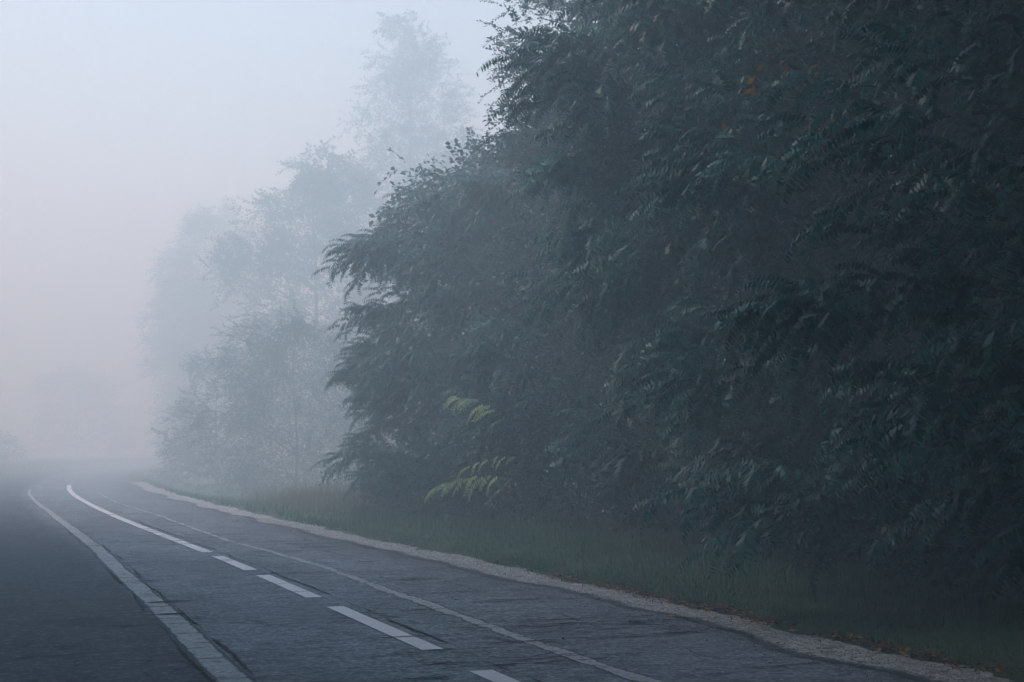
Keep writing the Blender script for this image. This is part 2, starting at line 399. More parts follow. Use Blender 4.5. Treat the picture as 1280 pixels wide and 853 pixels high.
# ------------------------------------------------------------ scatter helpers
def merge(templates, which, pos, dirs, scale, roll, tint, up=None):
    """templates: list of (V,F,T,mi). One copy per row, x axis along dirs."""
    x = unit(dirs); u = np.tile(np.array([0, 0, 1.]), (len(x), 1)) if up is None else up
    z = unit(u-(u*x).sum(1, keepdims=True)*x+1e-6)
    y = np.cross(z, x)
    c, s_ = np.cos(roll)[:, None], np.sin(roll)[:, None]
    y2 = y*c+z*s_; z2 = z*c-y*s_
    R = np.stack([x, y2, z2], -1)           # columns are the axes
    Vs, Fs, Ts, Ms = [], [], [], []; base = 0
    for k, (TV, TF, TT, TM) in enumerate(templates):
        ix = np.nonzero(which == k)[0]
        if not len(ix): continue
        P = np.einsum('nij,vj->nvi', R[ix]*scale[ix, None, None], TV)+pos[ix, None, :]
        nv = len(TV)
        Vs.append(P.reshape(-1, 3)); Fs.append((TF[None]+(np.arange(len(ix))*nv)[:, None, None]+base).reshape(-1, TF.shape[1]))
        Ts.append((TT[None]*.35+tint[ix, None]*.65+0).reshape(-1)); Ms.append(np.tile(TM, len(ix)))
        base += nv*len(ix)
    return np.concatenate(Vs), np.concatenate(Fs), np.concatenate(Ts), np.concatenate(Ms), R

def compound_leaf(seed, pairs=11, fine=True, droop=.55, bendside=.0):
    """pinnate leaf, length 1 along +x, arching down; leaflets hang from the rachis"""
    r = np.random.default_rng(seed)
    t = np.linspace(0, 1, 6)
    def cur(t): return np.array([np.sin(t*droop*1.5)/(droop*1.5), bendside*t*t, -(1-np.cos(t*droop*1.5))/(droop*1.5)+.06*t])
    V, F, T, Mi = [], [], [], []
    C = np.array([cur(x) for x in t]); w = .008
    for k, p in enumerate(C):
        ww = w*(1-.7*k/5); V += [p+[0, ww, 0], p+[0, -ww, 0]]; T += [.3, .3]
    for k in range(5):
        a = 2*k; F += [[a, a+1, a+3], [a, a+3, a+2]]; Mi += [1, 1]
    for i in range(pairs):
        tt = .14+.84*i/(pairs-1)
        p = cur(tt); q = cur(min(tt+.02, 1.02))-p; q /= np.linalg.norm(q)
        L = (.195 if fine else .225)*(1-.55*((tt-.45)/.62)**2)*r.uniform(.88, 1.1)
        for sgn in (-1, 1):
            if r.random() < .03: continue
            ang = rad(r.uniform(58, 72)-22*max(0, tt-.75)*4*.5); dn = rad(r.uniform(22, 48))
            side = np.array([0, sgn, 0.]); upv = np.cross(q, [0, 1, 0.]); upv = upv*(-1 if upv[2] < 0 else 1)
            d = q*np.cos(ang)+side*np.sin(ang)*np.cos(dn)-upv*np.sin(ang)*np.sin(dn)
            d /= np.linalg.norm(d)
            wv = np.cross(d, upv); wv /= np.linalg.norm(wv); nn = np.cross(wv, d)
            W_ = L*.16; b0 = len(V); tn = r.uniform(0, 1)
            if fine:
                V += [p, p+d*L*.3+wv*W_-nn*W_*.35, p+d*L*.68+wv*W_*.8-nn*(W_*.35+L*.05), p+d*L-nn*L*.12,
                      p+d*L*.68-wv*W_*.8-nn*(W_*.35+L*.05), p+d*L*.3-wv*W_-nn*W_*.35]
                F += [[b0, b0+1, b0+2], [b0, b0+2, b0+3], [b0, b0+3, b0+4], [b0, b0+4, b0+5]]; T += [tn]*6; Mi += [0]*4
            else:
                V += [p, p+d*L*.45+wv*W_-nn*W_*.4, p+d*L-nn*L*.08, p+d*L*.45-wv*W_-nn*W_*.4]
                F += [[b0, b0+1, b0+2], [b0, b0+2, b0+3]]; T += [tn]*4; Mi += [0]*2
    return np.array(V, float), np.array(F), np.array(T, float), np.array(Mi)

def simple_leaf(w=.26):
    V = np.array([[0, 0, 0], [.45, w, .05], [1, 0, -.06], [.45, -w, .05]], float)
    return V, np.array([[0, 1, 2], [0, 2, 3]]), np.array([.5]*4), np.array([0, 0])

def twig(seed, nleaf=15, ls=.17, droop=.4, stem=True):
    """short twig, length 1, with simple leaves in two rows"""
    r = np.random.default_rng(seed)
    V, F, T, Mi = [], [], [], []
    def cur(t): return np.array([t, .08*math.sin(t*3+seed), -droop*t*t])
    C = [cur(x) for x in np.linspace(0, 1, 4)]
    for k, p in enumerate(C if stem else []):
        w = .010*(1-.6*k/3); V += [p+[0, w, 0], p-[0, w, 0]]; T += [.2, .2]
    for k in range(3 if stem else 0):
        a = 2*k; F += [[a, a+1, a+3], [a, a+3, a+2]]; Mi += [1, 1]
    for i in range(nleaf):
        tt = .12+.88*i/(nleaf-1); p = cur(tt); sg = 1 if i % 2 else -1
        d = np.array([.55+r.uniform(-.2, .3), sg*r.uniform(.5, 1), r.uniform(-.6, .35)]); d /= np.linalg.norm(d)
        upv = np.array([r.uniform(-.4, .4), r.uniform(-.4, .4), 1]); wv = np.cross(d, upv); wv /= np.linalg.norm(wv); nn = np.cross(wv, d)
        L = ls*r.uniform(.7, 1.25); W_ = L*.30; b0 = len(V); tn = r.uniform(0, 1)
        V += [p, p+d*L*.5+wv*W_+nn*W_*.3, p+d*L-nn*L*.1, p+d*L*.5-wv*W_+nn*W_*.3]
        F += [[b0, b0+1, b0+2], [b0, b0+2, b0+3]]; T += [tn]*4; Mi += [0, 0]
    return np.array(V, float), np.array(F), np.array(T, float), np.array(Mi)

T_fine = [compound_leaf(100+k, 12, True, droop=[.7, .9, 1.1, .8, 1.3][k], bendside=[-.1, .08, 0, .15, -.06][k]) for k in range(5)]
T_mid = [compound_leaf(200+k, 11, False, droop=[.7, .9, 1.1, .8, 1.3][k], bendside=[-.1, .08, 0, .15, -.06][k]) for k in range(5)]
T_twig = [twig(300+k, 15, [.16, .19, .17][k % 3], [.15, .35, .55, .3][k % 4]) for k in range(4)]
T_lite = [twig(320+k, 9, .24, [.15, .35, .55, .3][k], stem=False) for k in range(4)]
T_simple = [simple_leaf()]
T_narrow = [simple_leaf(.15)]

def tube(pts, rads, sides=7):
    pts = np.asarray(pts, float); nP = len(pts)
    d = unit(np.gradient(pts, axis=0)); ref = np.array([.31, .95, .05])
    a = unit(np.cross(d, ref)); b = np.cross(d, a)
    ang = np.linspace(0, 2*np.pi, sides, endpoint=False)
    V = (pts[:, None]+rads[:, None, None]*(np.cos(ang)[None, :, None]*a[:, None]+np.sin(ang)[None, :, None]*b[:, None])).reshape(-1, 3)
    F = []
    for i in range(nP-1):
        for j in range(sides):
            F.append([i*sides+j, i*sides+(j+1) % sides, (i+1)*sides+(j+1) % sides, (i+1)*sides+j])
    return V, np.array(F)

# camera projection, only used to find which leaves show largest
_th = math.atan(135.5/1778)
def project(P):
    Y = P[:, 1]*math.cos(_th)+(P[:, 2]-1.7)*math.sin(_th); Z = -P[:, 1]*math.sin(_th)+(P[:, 2]-1.7)*math.cos(_th)
    Y = np.maximum(Y, .01)
    return 640+1778*P[:, 0]/Y, 426.5-1778*Z/Y, Y

leaf_meshes = {}
def shared_leaf(k, fine, m):
    key = (k, fine, m.name)
    if key not in leaf_meshes:
        TV, TF, TT, TM = (T_fine if fine else T_mid)[k]
        leaf_meshes[key] = mk_mesh('leaf', TV, TF, [m, M_bark], TM, TT*.35+.12+.12*k)
    return leaf_meshes[key]

def build_tree(name, label, cat, x, y, H, R, kind='ailanthus', z0=.35, group=None, seed=0, n_clump=60, sprays=6, leaf_len=.55,
               face=None, full=.72, n_single=0, fine=True, trunk_r=.14, inner=5000, lean=(0, 0), mat_leaf=None, top_pow=.8, skirt=1.0,
               clump_r=.30, nleaf_spray=9, branches=12, clump_lo=.55, ry=None, lite=False):
    r = np.random.default_rng(seed)
    zb = float(ground_h(x, y))
    root = empty(name, (x, y, zb)); tag(root, label, cat, group)
    m = mat_leaf or (M_leaf if kind == 'ailanthus' else M_small)
    def prof(t):     # radius share against height share
        t = np.asarray(t, float)
        up = np.sqrt(np.clip(1-np.clip((t-full)/(1-full), 0, 1)**2, 0, 1))**(1/top_pow)
        lo = skirt+(1-skirt)*np.clip(t/.45, 0, 1)
        return np.maximum(up*lo, .05)
    # clumps
    C = []
    tries = 0
    while len(C) < n_clump and tries < n_clump*20:
        tries += 1
        t = r.uniform(0, 1); ang = r.uniform(0, 2*math.pi)
        pr = float(prof(t))
        if r.random() > pr+.15: continue
        o = np.array([math.cos(ang), math.sin(ang)])
        if face is not None:
            if o@np.array(face) < -.15 and r.random() < .75: continue
        rr = R*pr*r.uniform(clump_lo, .95)
        z = z0+t*(H-z0)*.97
        C.append([o[0]*rr+lean[0]*t, o[1]*rr*(1 if ry is None else ry/R)+lean[1]*t, z, clump_r*R*r.uniform(.7, 1.2)*(.65+.35*pr)])
    C = np.array(C); nC = len(C)
    # trunk and limbs
    npt = 9; tz = np.linspace(0, 1, npt)
    tp = np.stack([lean[0]*tz*.8+.12*np.sin(tz*5+seed)*tz*R*.4, lean[1]*tz*.8+.12*np.cos(tz*4+seed)*tz*R*.4-.0, tz*H*.88-.1*(tz == 0)], 1)
    tr = trunk_r*(1-.88*tz)*(1+.6*np.exp(-tz*14))
    V, F = tube(tp, tr, 10)
    link('trunk', mk_mesh('trunk', V, F, [M_bark], smooth=True), root)
    order = np.argsort(-C[:, 3]-.3*r.random(nC))[:branches]
    for ci in order:
        c = C[ci]; hz = max(.12, min(.93, (c[2]-r.uniform(.25, .6)*math.hypot(c[0], c[1]))/(H*.88)))
        p0 = np.array([np.interp(hz, tz, tp[:, k]) for k in range(3)]); p1 = c[:3]
        tt = np.linspace(0, 1, 7)[:, None]
        pts = p0*(1-tt)+p1*tt+np.array([0, 0, 1])*(.12*np.linalg.norm(p1-p0))*np.sin(tt*math.pi)+r.normal(0, .05, (7, 3))*np.sin(tt*math.pi)
        r0 = np.interp(hz, tz, tr)*.62
        V, F = tube(pts, r0*(1-.82*tt[:, 0])+.006, 6)
        link('branch', mk_mesh('branch', V, F, [M_bark], smooth=True), root)
    # sprays
    nS = nC*sprays
    ci = np.repeat(np.arange(nC), sprays); cc = C[ci, :3]; cr_ = C[ci, 3]
    out = unit(np.c_[cc[:, :2]-np.array(lean)*(cc[:, 2:3]/H), np.zeros(nS)])
    u = unit(r.normal(0, 1, (nS, 3))+out*.9+np.array([0, 0, .45]))
    if face is not None: u = unit(u+.35*np.array([face[0], face[1], 0]))
    pos = cc+u*(cr_[:, None]*r.uniform(.35, 1.0, (nS, 1)))*np.array([1, 1, .5 if kind == 'ailanthus' else .8])
    pos[:, 2] = np.maximum(pos[:, 2], r.uniform(.55, 1.25, nS) if kind == 'ailanthus' else r.uniform(.25, .7, nS))
    sd = unit(out*.75+u*.65+np.array([0, 0, .05])+r.normal(0, .15, (nS, 3)))
    tint_c = (r.uniform(0, 1, nC)**1.3)[ci]*.6+(r.uniform(0, 1, nS)**2)*.45
    VV, FF, TT, MM = [], [], [], []; base = 0
    singles = None
    if kind == 'ailanthus':
        K = nleaf_spray; Ltw = leaf_len*r.uniform(1.0, 1.6, nS)
        f = np.tile(np.linspace(.12, 1.0, K), nS); sp = np.repeat(np.arange(nS), K); N = len(sp)
        side = unit(np.cross(sd, np.array([0, 0, 1.]))); upv = np.cross(side, sd)
        lp = pos[sp]+sd[sp]*(f*Ltw[sp])[:, None]-np.array([0, 0, 1.])*(.28*f*f*Ltw[sp])[:, None]
        phi = np.tile(np.arange(K)*2.4, nS)+r.normal(0, .35, N)
        rd = side[sp]*np.cos(phi)[:, None]+upv[sp]*(np.sin(phi)*.55+.10)[:, None]
        ld = unit(sd[sp]*(.35+.75*f[:, None])+rd*(1.05-.55*f[:, None])+np.array([0, 0, .02])+r.normal(0, .07, (N, 3)))
        sc = leaf_len*r.uniform(.72, 1.15, N)*(.72+.28*np.sin(np.clip(f, 0, 1)*2.6))
        which = r.integers(0, 5, N); roll = r.normal(0, .25, N); tint = np.clip(tint_c[sp]+r.normal(0, .14, N), 0, 1)
        pick = np.zeros(N, bool)
        if n_single:
            wp = lp+ld*sc[:, None]*.5+np.array([x, y, zb]); pu, pv, pd = project(wp)
            inn = (pu > 0) & (pu < 1280) & (pv > 0) & (pv < 853)
            cell = (pu//18).astype(int)*1000+(pv//18).astype(int)
            depth = np.where(inn, pd, 1e9); o_ = np.lexsort((depth, cell))
            first = np.ones(N, bool); first[1:] = cell[o_][1:] != cell[o_][:-1]
            cand = o_[first]; cand = cand[depth[cand] < 1e8]
            cand = cand[np.argsort(-(sc[cand]/pd[cand]))][:n_single]
            pick[cand] = True
        Tm = T_fine if fine else T_mid
        kp = ~pick
        V, F, T, Mi, _ = merge(Tm, which[kp], lp[kp], ld[kp], sc[kp], roll[kp], tint[kp])
        VV.append(V); FF.append(F+base); TT.append(T); MM.append(Mi); base += len(V)
        for i_ in np.nonzero(pick)[0]:
            o = bpy.data.objects.new('leaf', shared_leaf(int(which[i_]), fine, m)); COL.objects.link(o); o.parent = root
            _, _, _, _, R_ = merge([T_simple[0]], np.array([0]), lp[i_:i_+1], ld[i_:i_+1], sc[i_:i_+1], roll[i_:i_+1], tint[i_:i_+1])
            M4 = Matrix.Identity(4); Rm = R_[0]*sc[i_]
            for a_ in range(3):
                for b2 in range(3): M4[a_][b2] = float(Rm[a_, b2])
                M4[a_][3] = float(lp[i_, a_])
            o.matrix_local = M4
        # twigs that carry the leaves
        A = pos; B = pos+sd*Ltw[:, None]-np.array([0, 0, 1.])*(.28*Ltw)[:, None]
    else:
        K = nleaf_spray; sp = np.repeat(np.arange(nS), K); N = len(sp)
        lp = pos[sp]+r.normal(0, 1, (N, 3))*(cr_[sp]*.30)[:, None]
        lp[:, 2] = np.maximum(lp[:, 2], .08)
        ld = unit(sd[sp]+r.normal(0, .45, (N, 3))+np.array([0, 0, .02]))
        sc = leaf_len*r.uniform(.6, 1.25, N); which = r.integers(0, 4, N)
        tint = np.clip(tint_c[sp]+r.normal(0, .15, N), 0, 1)
        V, F, T, Mi, _ = merge(T_lite if lite else T_twig, which, lp, ld, sc, r.uniform(-.8, .8, N), tint)
        VV.append(V); FF.append(F+base); TT.append(T); MM.append(Mi); base += len(V)
        A = B = None
    if A is not None:
        w = .006
        V = np.concatenate([A+[0, 0, w], A-[0, 0, w], B]); k = len(A); i = np.arange(k)
        VV.append(V); FF.append(np.stack([i, i+k, i+2*k], 1)+base); TT.append(np.full(len(V), .2)); MM.append(np.ones(k, int)); base += len(V)
    # leaves inside the crown
    if inner:
        t = r.uniform(0, 1, inner); ang = r.uniform(0, 2*math.pi, inner); rr = R*prof(t)*np.sqrt(r.uniform(0.02, .62, inner))
        ip = np.stack([np.cos(ang)*rr+lean[0]*t, np.sin(ang)*rr*(1 if ry is None else ry/R)+lean[1]*t, z0*.6+t*(H-z0)*.96], 1)
        idr = unit(np.c_[np.cos(ang), np.sin(ang), r.normal(-.2, .6, inner)]+r.normal(0, .6, (inner, 3)))
        V, F, T, Mi, _ = merge(T_narrow if kind == 'ailanthus' else T_simple, np.zeros(inner, int), ip, idr, r.uniform(.10, .20, inner)*(1 if kind == 'ailanthus' else .8)*max(1, leaf_len/.6),
                               r.uniform(-1.4, 1.4, inner), r.uniform(.05, .6, inner))
        VV.append(V); FF.append(F+base); TT.append(T); MM.append(Mi)
    V = np.concatenate(VV); F = np.concatenate(FF)
    cr2 = link('crown', mk_mesh('crown', V, F, [m, M_bark], np.concatenate(MM), np.concatenate(TT)), root)
    if n_single: cr2['kind'] = 'stuff'
    return root

WALL = (-.86, -.5)       # the side of the wall of trees that looks at the road
# nearest first
build_tree('ailanthus_tree', 'nearly black drooping feathery tree nearest the camera, at the right edge', 'tree', 6.3, 9.6, 14.0, 3.7, seed=11, z0=.5,
           n_clump=98, sprays=7, clump_r=.22, leaf_len=.48, face=WALL, n_single=290, trunk_r=.16, inner=26000, lean=(-.9, -.2), full=.8, skirt=.9)
TREE2 = build_tree('ailanthus_tree', 'dark feathery tree carrying a few tufts of orange leaves, above the leaf litter', 'tree', 6.2, 15.6, 15.0, 4.0, seed=12, z0=.35,
           n_clump=110, sprays=8, clump_r=.22, leaf_len=.60, face=WALL, n_single=290, fine=False, trunk_r=.17, inner=24000, full=.8, skirt=.92)
build_tree('ailanthus_tree', 'tall feathery tree with pale grey-green fans of leaves, middle of the wall of trees', 'tree', 5.0, 22.3, 13.2, 3.7, seed=13, z0=.6,
           n_clump=95, sprays=8, clump_r=.22, leaf_len=.74, face=WALL, n_single=290, fine=False, trunk_r=.18, inner=16000, full=.8, skirt=.75)
build_tree('ailanthus_tree', 'blue-green feathery tree at the misty left end of the wall of trees', 'tree', .35, 36.5, 8.6, 3.9, seed=14, z0=.5,
           n_clump=80, sprays=7, clump_r=.22, leaf_len=.72, face=(-.9, -.4), n_single=290, fine=False, trunk_r=.15, inner=11000, full=.62, skirt=.95)
build_tree('elm_tree', 'tall small-leaved tree with bare forked trunk showing and leafy twigs against the pale sky', 'tree', 3.1, 31.0, 14.0, 3.1, kind='twig', seed=15, z0=1.0, clump_r=.24,
           n_clump=150, sprays=8, nleaf_spray=6, leaf_len=.55, face=WALL, trunk_r=.2, inner=6000, full=.7, clump_lo=.35, branches=18)
# second row, closing the gaps to the sky
T_back = build_tree('elm_tree', 'tall small-leaved tree behind the drooping tree at the right edge of the photo', 'tree', 11.5, 17.5, 14, 4.6, kind='twig', seed=21, z0=.3,
           n_clump=90, sprays=6, nleaf_spray=5, leaf_len=.8, face=WALL, trunk_r=.2, inner=15000, lite=True, full=.75)
build_tree('elm_tree', 'tallest small-leaved tree at the back of the wall, right of centre', 'tree', 10.8, 26.5, 15.5, 4.6, kind='twig', seed=22, z0=.3,
           n_clump=90, sprays=6, nleaf_spray=5, leaf_len=.8, face=WALL, trunk_r=.2, inner=15000, lite=True, full=.75)
build_tree('elm_tree', 'small-leaved tree deep in the wall, between the two darkest feathery trees', 'tree', 7.2, 20.5, 12.5, 3.4, kind='twig', seed=27, z0=.3,
           n_clump=80, sprays=6, nleaf_spray=5, leaf_len=.7, face=WALL, trunk_r=.15, inner=15000, lite=True, full=.75)
build_tree('elm_tree', 'small-leaved tree filling the back of the wall, right of the bare forked trunk', 'tree', 6.5, 35, 13.0, 4.3, kind='twig', seed=23, z0=.3,
           n_clump=90, sprays=6, nleaf_spray=5, leaf_len=.8, face=WALL, trunk_r=.2, inner=15000, lite=True, full=.7)
build_tree('elm_tree', 'rounded small-leaved tree rising behind the blue-green feathery tree', 'tree', 1.2, 42, 11.5, 4.0, kind='twig', seed=24, z0=.3,
           n_clump=90, sprays=6, nleaf_spray=5, leaf_len=.8, face=WALL, trunk_r=.2, inner=15000, lite=True, full=.6)
# the wall goes on beside the camera
build_tree('ailanthus_tree', 'drooping feathery tree whose branch ends hang into the top right corner', 'tree', 6.6, 5.0, 10.5, 3.3, seed=16, z0=.5,
           n_clump=80, sprays=4, leaf_len=.42, face=(-.9, .3), trunk_r=.16, inner=16000, fine=False, full=.8)
def copy_tree(src, x, y, rz, label, sc=1.0, group=None):
    r2 = src.copy(); COL.objects.link(r2); r2.location = (x, y, float(ground_h(x, y))); r2.rotation_euler = (0, 0, rz); r2.scale = (sc,)*3
    r2['label'] = label
    if group: r2['group'] = group
    for ch in list(src.children):
        c2 = ch.copy(); COL.objects.link(c2); c2.parent = r2
    return r2
AV = 'unseen trees added out of view to shade the road'  # unseen trees, added to keep sun and sky off the near road and foliage
for x_, y_, rz_, sc_ in [(13.5, 6.5, .4, 1.2), (-3, -24, .6, 1.4), (5.0, -26, .6, 1.4), (-18.5, 5.0, 4.6, 1.7), (-19.0, 16.0, 1.6, 1.7), (-23.5, 27.0, .9, 1.6), (-28, 10, 2.2, 1.8), (-30, 21, 3.1, 1.8), (-33, 33, 5.0, 1.7), (-18, -7, .4, 1.7)]:
    copy_tree(T_back, x_, y_, rz_, 'unseen small-leaved tree added near the camera to shade the road and foliage', sc_, AV)
for x_, y_, rz_, sc_, lb in [(8.6, 47, 1.3, 1.0, 'round-topped tree hidden behind the middle of the wall of trees'), (14.5, 37, 2.5, 1.0, 'tree hidden deep behind the right half of the wall of trees'),
                             (4.0, 53, 4.0, .9, 'tree hidden behind the misty left end of the wall of trees'), (10.5, 33, 5.0, .95, 'tree hidden between the back row trees of the wall')]:
    copy_tree(T_back, x_, y_, rz_, lb, sc_)
# unseen high crowns added above and behind the camera to darken the nearest fog
AL = 'unseen tree added out of view, its high crown shading the road at the camera'
T_high = build_tree('elm_tree', AL, 'tree', -7.2, 6.5, 18, 6.6, kind='twig', lite=True, seed=26, z0=8.2, n_clump=110, sprays=7, nleaf_spray=5, leaf_len=1.0,
                    trunk_r=.24, inner=16000, full=.6, clump_lo=.2, group=AV)
for x_, y_, rz_, sc_ in [(-7.0, -4.0, 1.0, 1.0), (-6.0, -14, 2.0, 1.0), (8.2, 3.2, 3.0, 1.0), (8.5, -6.5, 4.0, 1.0), (8.5, -16, 5.0, 1.0)]:
    copy_tree(T_high, x_, y_, rz_, AL, sc_, AV)
# undergrowth along the foot of the wall
def bush(x, y, H, R, label, seed, **kw):
    return build_tree('bush', label, 'bush', x, y, H, R, kind='twig', z0=.12, seed=seed, n_clump=kw.pop('n', 26), sprays=7, nleaf_spray=5, leaf_len=.42,
                      trunk_r=.035, inner=2500, full=.45, clump_lo=.5, branches=6, group='bushes at the foot of the wall of trees', **kw)
bush(3.9, 20.6, 2.3, 1.5, 'dark bush at the foot of the trees where the grass strip fades to black', 31)
bush(2.9, 24.2, 2.8, 1.6, 'broad low bush on the grass strip under the pale fan-leaved tree', 32)
bush(1.3, 27.6, 3.0, 1.6, 'bush just right of and below the lower yellow-green young branch', 33)
bush(-.4, 30.4, 2.6, 1.5, 'bush left of the lower yellow-green young branch', 34)
bush(-1.9, 33.6, 1.7, 1.2, 'small low bush at the misty left foot of the wall, beside pale dry grass', 35)
bush(5.4, 14.6, 2.0, 1.4, 'nearly black bush above the fallen leaves at the right', 36)

# sapling with pale young branches
SAP = build_tree('sapling', 'slim young feathery tree in front of the wall, its young branches yellow-green', 'tree', 1.1, 28.2, 4.6, 1.5, seed=41, z0=.6,
           n_clump=22, sprays=4, leaf_len=.55, fine=False, trunk_r=.04, inner=300, branches=7)

# shrub and trees dissolving in the fog
build_tree('shrub', 'big rounded shrub half lost in fog, standing alone beside the far verge', 'shrub', -10.6, 70, 9.3, 4.4, kind='twig', seed=51, z0=.1,
           n_clump=90, sprays=8, nleaf_spray=5, leaf_len=.55, trunk_r=.08, inner=14000, full=.5, clump_lo=.45)
build_tree('shrub', 'paler shrub seen behind the left side of the big rounded shrub', 'shrub', -18.2, 88, 8.6, 3.3, kind='twig', seed=52, z0=.2,
           n_clump=50, sprays=8, nleaf_spray=5, leaf_len=.7, trunk_r=.08, inner=4000, full=.45, clump_lo=.45)
def far_tree(name, label, x, y, H, R, seed, n=100, full=.5, lo=.75, top=.8, ll=1.1):
    return build_tree(name, label, 'tree', x, y, H, R, kind='twig', seed=seed, z0=1.2, n_clump=n, sprays=7, nleaf_spray=5, leaf_len=ll*1.1, lite=True,
                      trunk_r=.3, inner=14000, full=full, clump_lo=.3, mat_leaf=M_far, clump_r=.24, skirt=lo, top_pow=top, branches=14)
far_tree('poplar_tree', 'tallest ghostly tree in the fog, with a narrow pointed top reaching the upper edge', -8.6, 116, 39.5, 7.0, 61, 150, full=.3, top=.55)
far_tree('poplar_tree', 'pale fogged tree just left of the tallest one, with a ragged lower top', -14.8, 106, 25.0, 6.3, 62, 120, full=.5)
far_tree('poplar_tree', 'faint tree between the tallest ghostly tree and the misty end of the dark wall', -3.4, 102, 25.0, 4.6, 63, 100, full=.5)
far_tree('poplar_tree', 'barely visible tree in the fog left of the other tall trees, top halfway up', -31.5, 150, 28.5, 6.0, 64, 120, full=.55)
far_tree('poplar_tree', 'barely visible shorter tree, farthest left of the fogged row', -38, 164, 25.5, 4.5, 65, 80, full=.5)
build_tree('tree', 'low rounded tree that is only a grey-blue shadow in the fog where the road vanishes', 'tree', -65.5, 215, 13.5, 7.6, kind='twig', seed=66, z0=.2,
           n_clump=60, sprays=6, nleaf_spray=5, leaf_len=1.1, lite=True, trunk_r=.2, inner=5000, full=.4, mat_leaf=M_far)
build_tree('hedge', 'dim low hedge on the far left verge, sloping down to the road', 'hedge', -52, 135, 3.0, 5.0, kind='twig', seed=67, z0=.05,
           n_clump=50, sprays=6, nleaf_spray=5, leaf_len=.6, trunk_r=.05, inner=2500, full=.4, ry=7, clump_r=.2, branches=5)


# ------------------------------------------------------------ pale young branches and orange leaves
def pxyz(u, v, d): return np.array([(u-640)/1778*d, d, 1.7+(562-v)/1778*d])
def young_branch(root, tip, length_dir, nl, L, seed):
    r = np.random.default_rng(seed); base_ = np.array(root.location)
    p1 = tip-base_; p0 = p1+np.array(length_dir)
    tt = np.linspace(0, 1, 7)[:, None]
    pts = p0*(1-tt)+p1*tt+np.array([0, 0, .16])*np.sin(tt*math.pi)
    V, F = tube(pts, .013*(1-.75*tt[:, 0]), 5)
    tw = link('young_branch', mk_mesh('young_branch', V, F, [M_bark], smooth=True), root)
    tw['label'] = 'young branch with pale yellow-green leaves'
    ax = unit((p1-p0)[None])[0]
    for i in range(nl):
        f = .2+.8*i/(nl-1); p = np.array([np.interp(f, tt[:, 0], pts[:, k]) for k in range(3)])
        sgn = 1 if i % 2 else -1
        d = ax*(.7+.5*f)+np.array([-.25, -.35*sgn, .02-.30*(1-f)+.12*sgn])+r.normal(0, .1, 3)
        sc = L*r.uniform(.75, 1.1)
        key_m = M_pale if f > .33 else M_midpale
        o = bpy.data.objects.new('leaf', shared_leaf(int(r.integers(0, 5)), True, key_m)); COL.objects.link(o); o.parent = tw
        _, _, _, _, R_ = merge([T_simple[0]], np.array([0]), p[None], d[None], np.array([sc]), np.array([r.normal(.0, .25)]), np.array([.5]))
        M4 = Matrix.Identity(4)
        for a_ in range(3):
            for b2 in range(3): M4[a_][b2] = float(R_[0][a_, b2]*sc)
            M4[a_][3] = float(p[a_])
        o.matrix_local = M4
young_branch(SAP, pxyz(572, 497, 25.6), (1.15, .9, -.55), 10, .60, 1)
young_branch(SAP, pxyz(556, 606, 25.6), (1.55, .9, .05), 11, .60, 2)
young_branch(SAP, pxyz(590, 582, 25.9), (1.2, .8, .05), 7, .40, 3)
def orange_tuft(root, u, v, d, n, sc, seed):
    r = np.random.default_rng(seed); base_ = np.array(root.location)
    for i in range(n):
        p = pxyz(u+r.normal(0, 5), v+r.normal(0, 5), d+r.normal(0, .05))-base_
        dr = np.array([r.normal(-.4, .5), r.normal(-.2, .3), -.6])
        V, F, T, Mi, _ = merge(T_simple, np.array([0]), np.zeros((1, 3)), dr[None], np.array([sc*r.uniform(.7, 1.2)]), np.array([r.normal(0, .8)]), np.array([r.uniform(.3, 1)]))
        o = link('leaf', mk_mesh('leaf', V, F, [M_orange], tint=T), root, p); o['label'] = 'orange autumn leaf'
for u, v, n_, q in [(948, 88, 6, 3), (950, 102, 3, 4), (988, 73, 4, 5), (1026, 72, 2, 6), (1038, 158, 6, 7), (1058, 150, 3, 8), (1030, 180, 2, 9), (1138, 132, 2, 10), (1140, 160, 2, 11), (909, 143, 1, 12)]:
    orange_tuft(TREE2, u, v, 11.6, n_, .085, q)

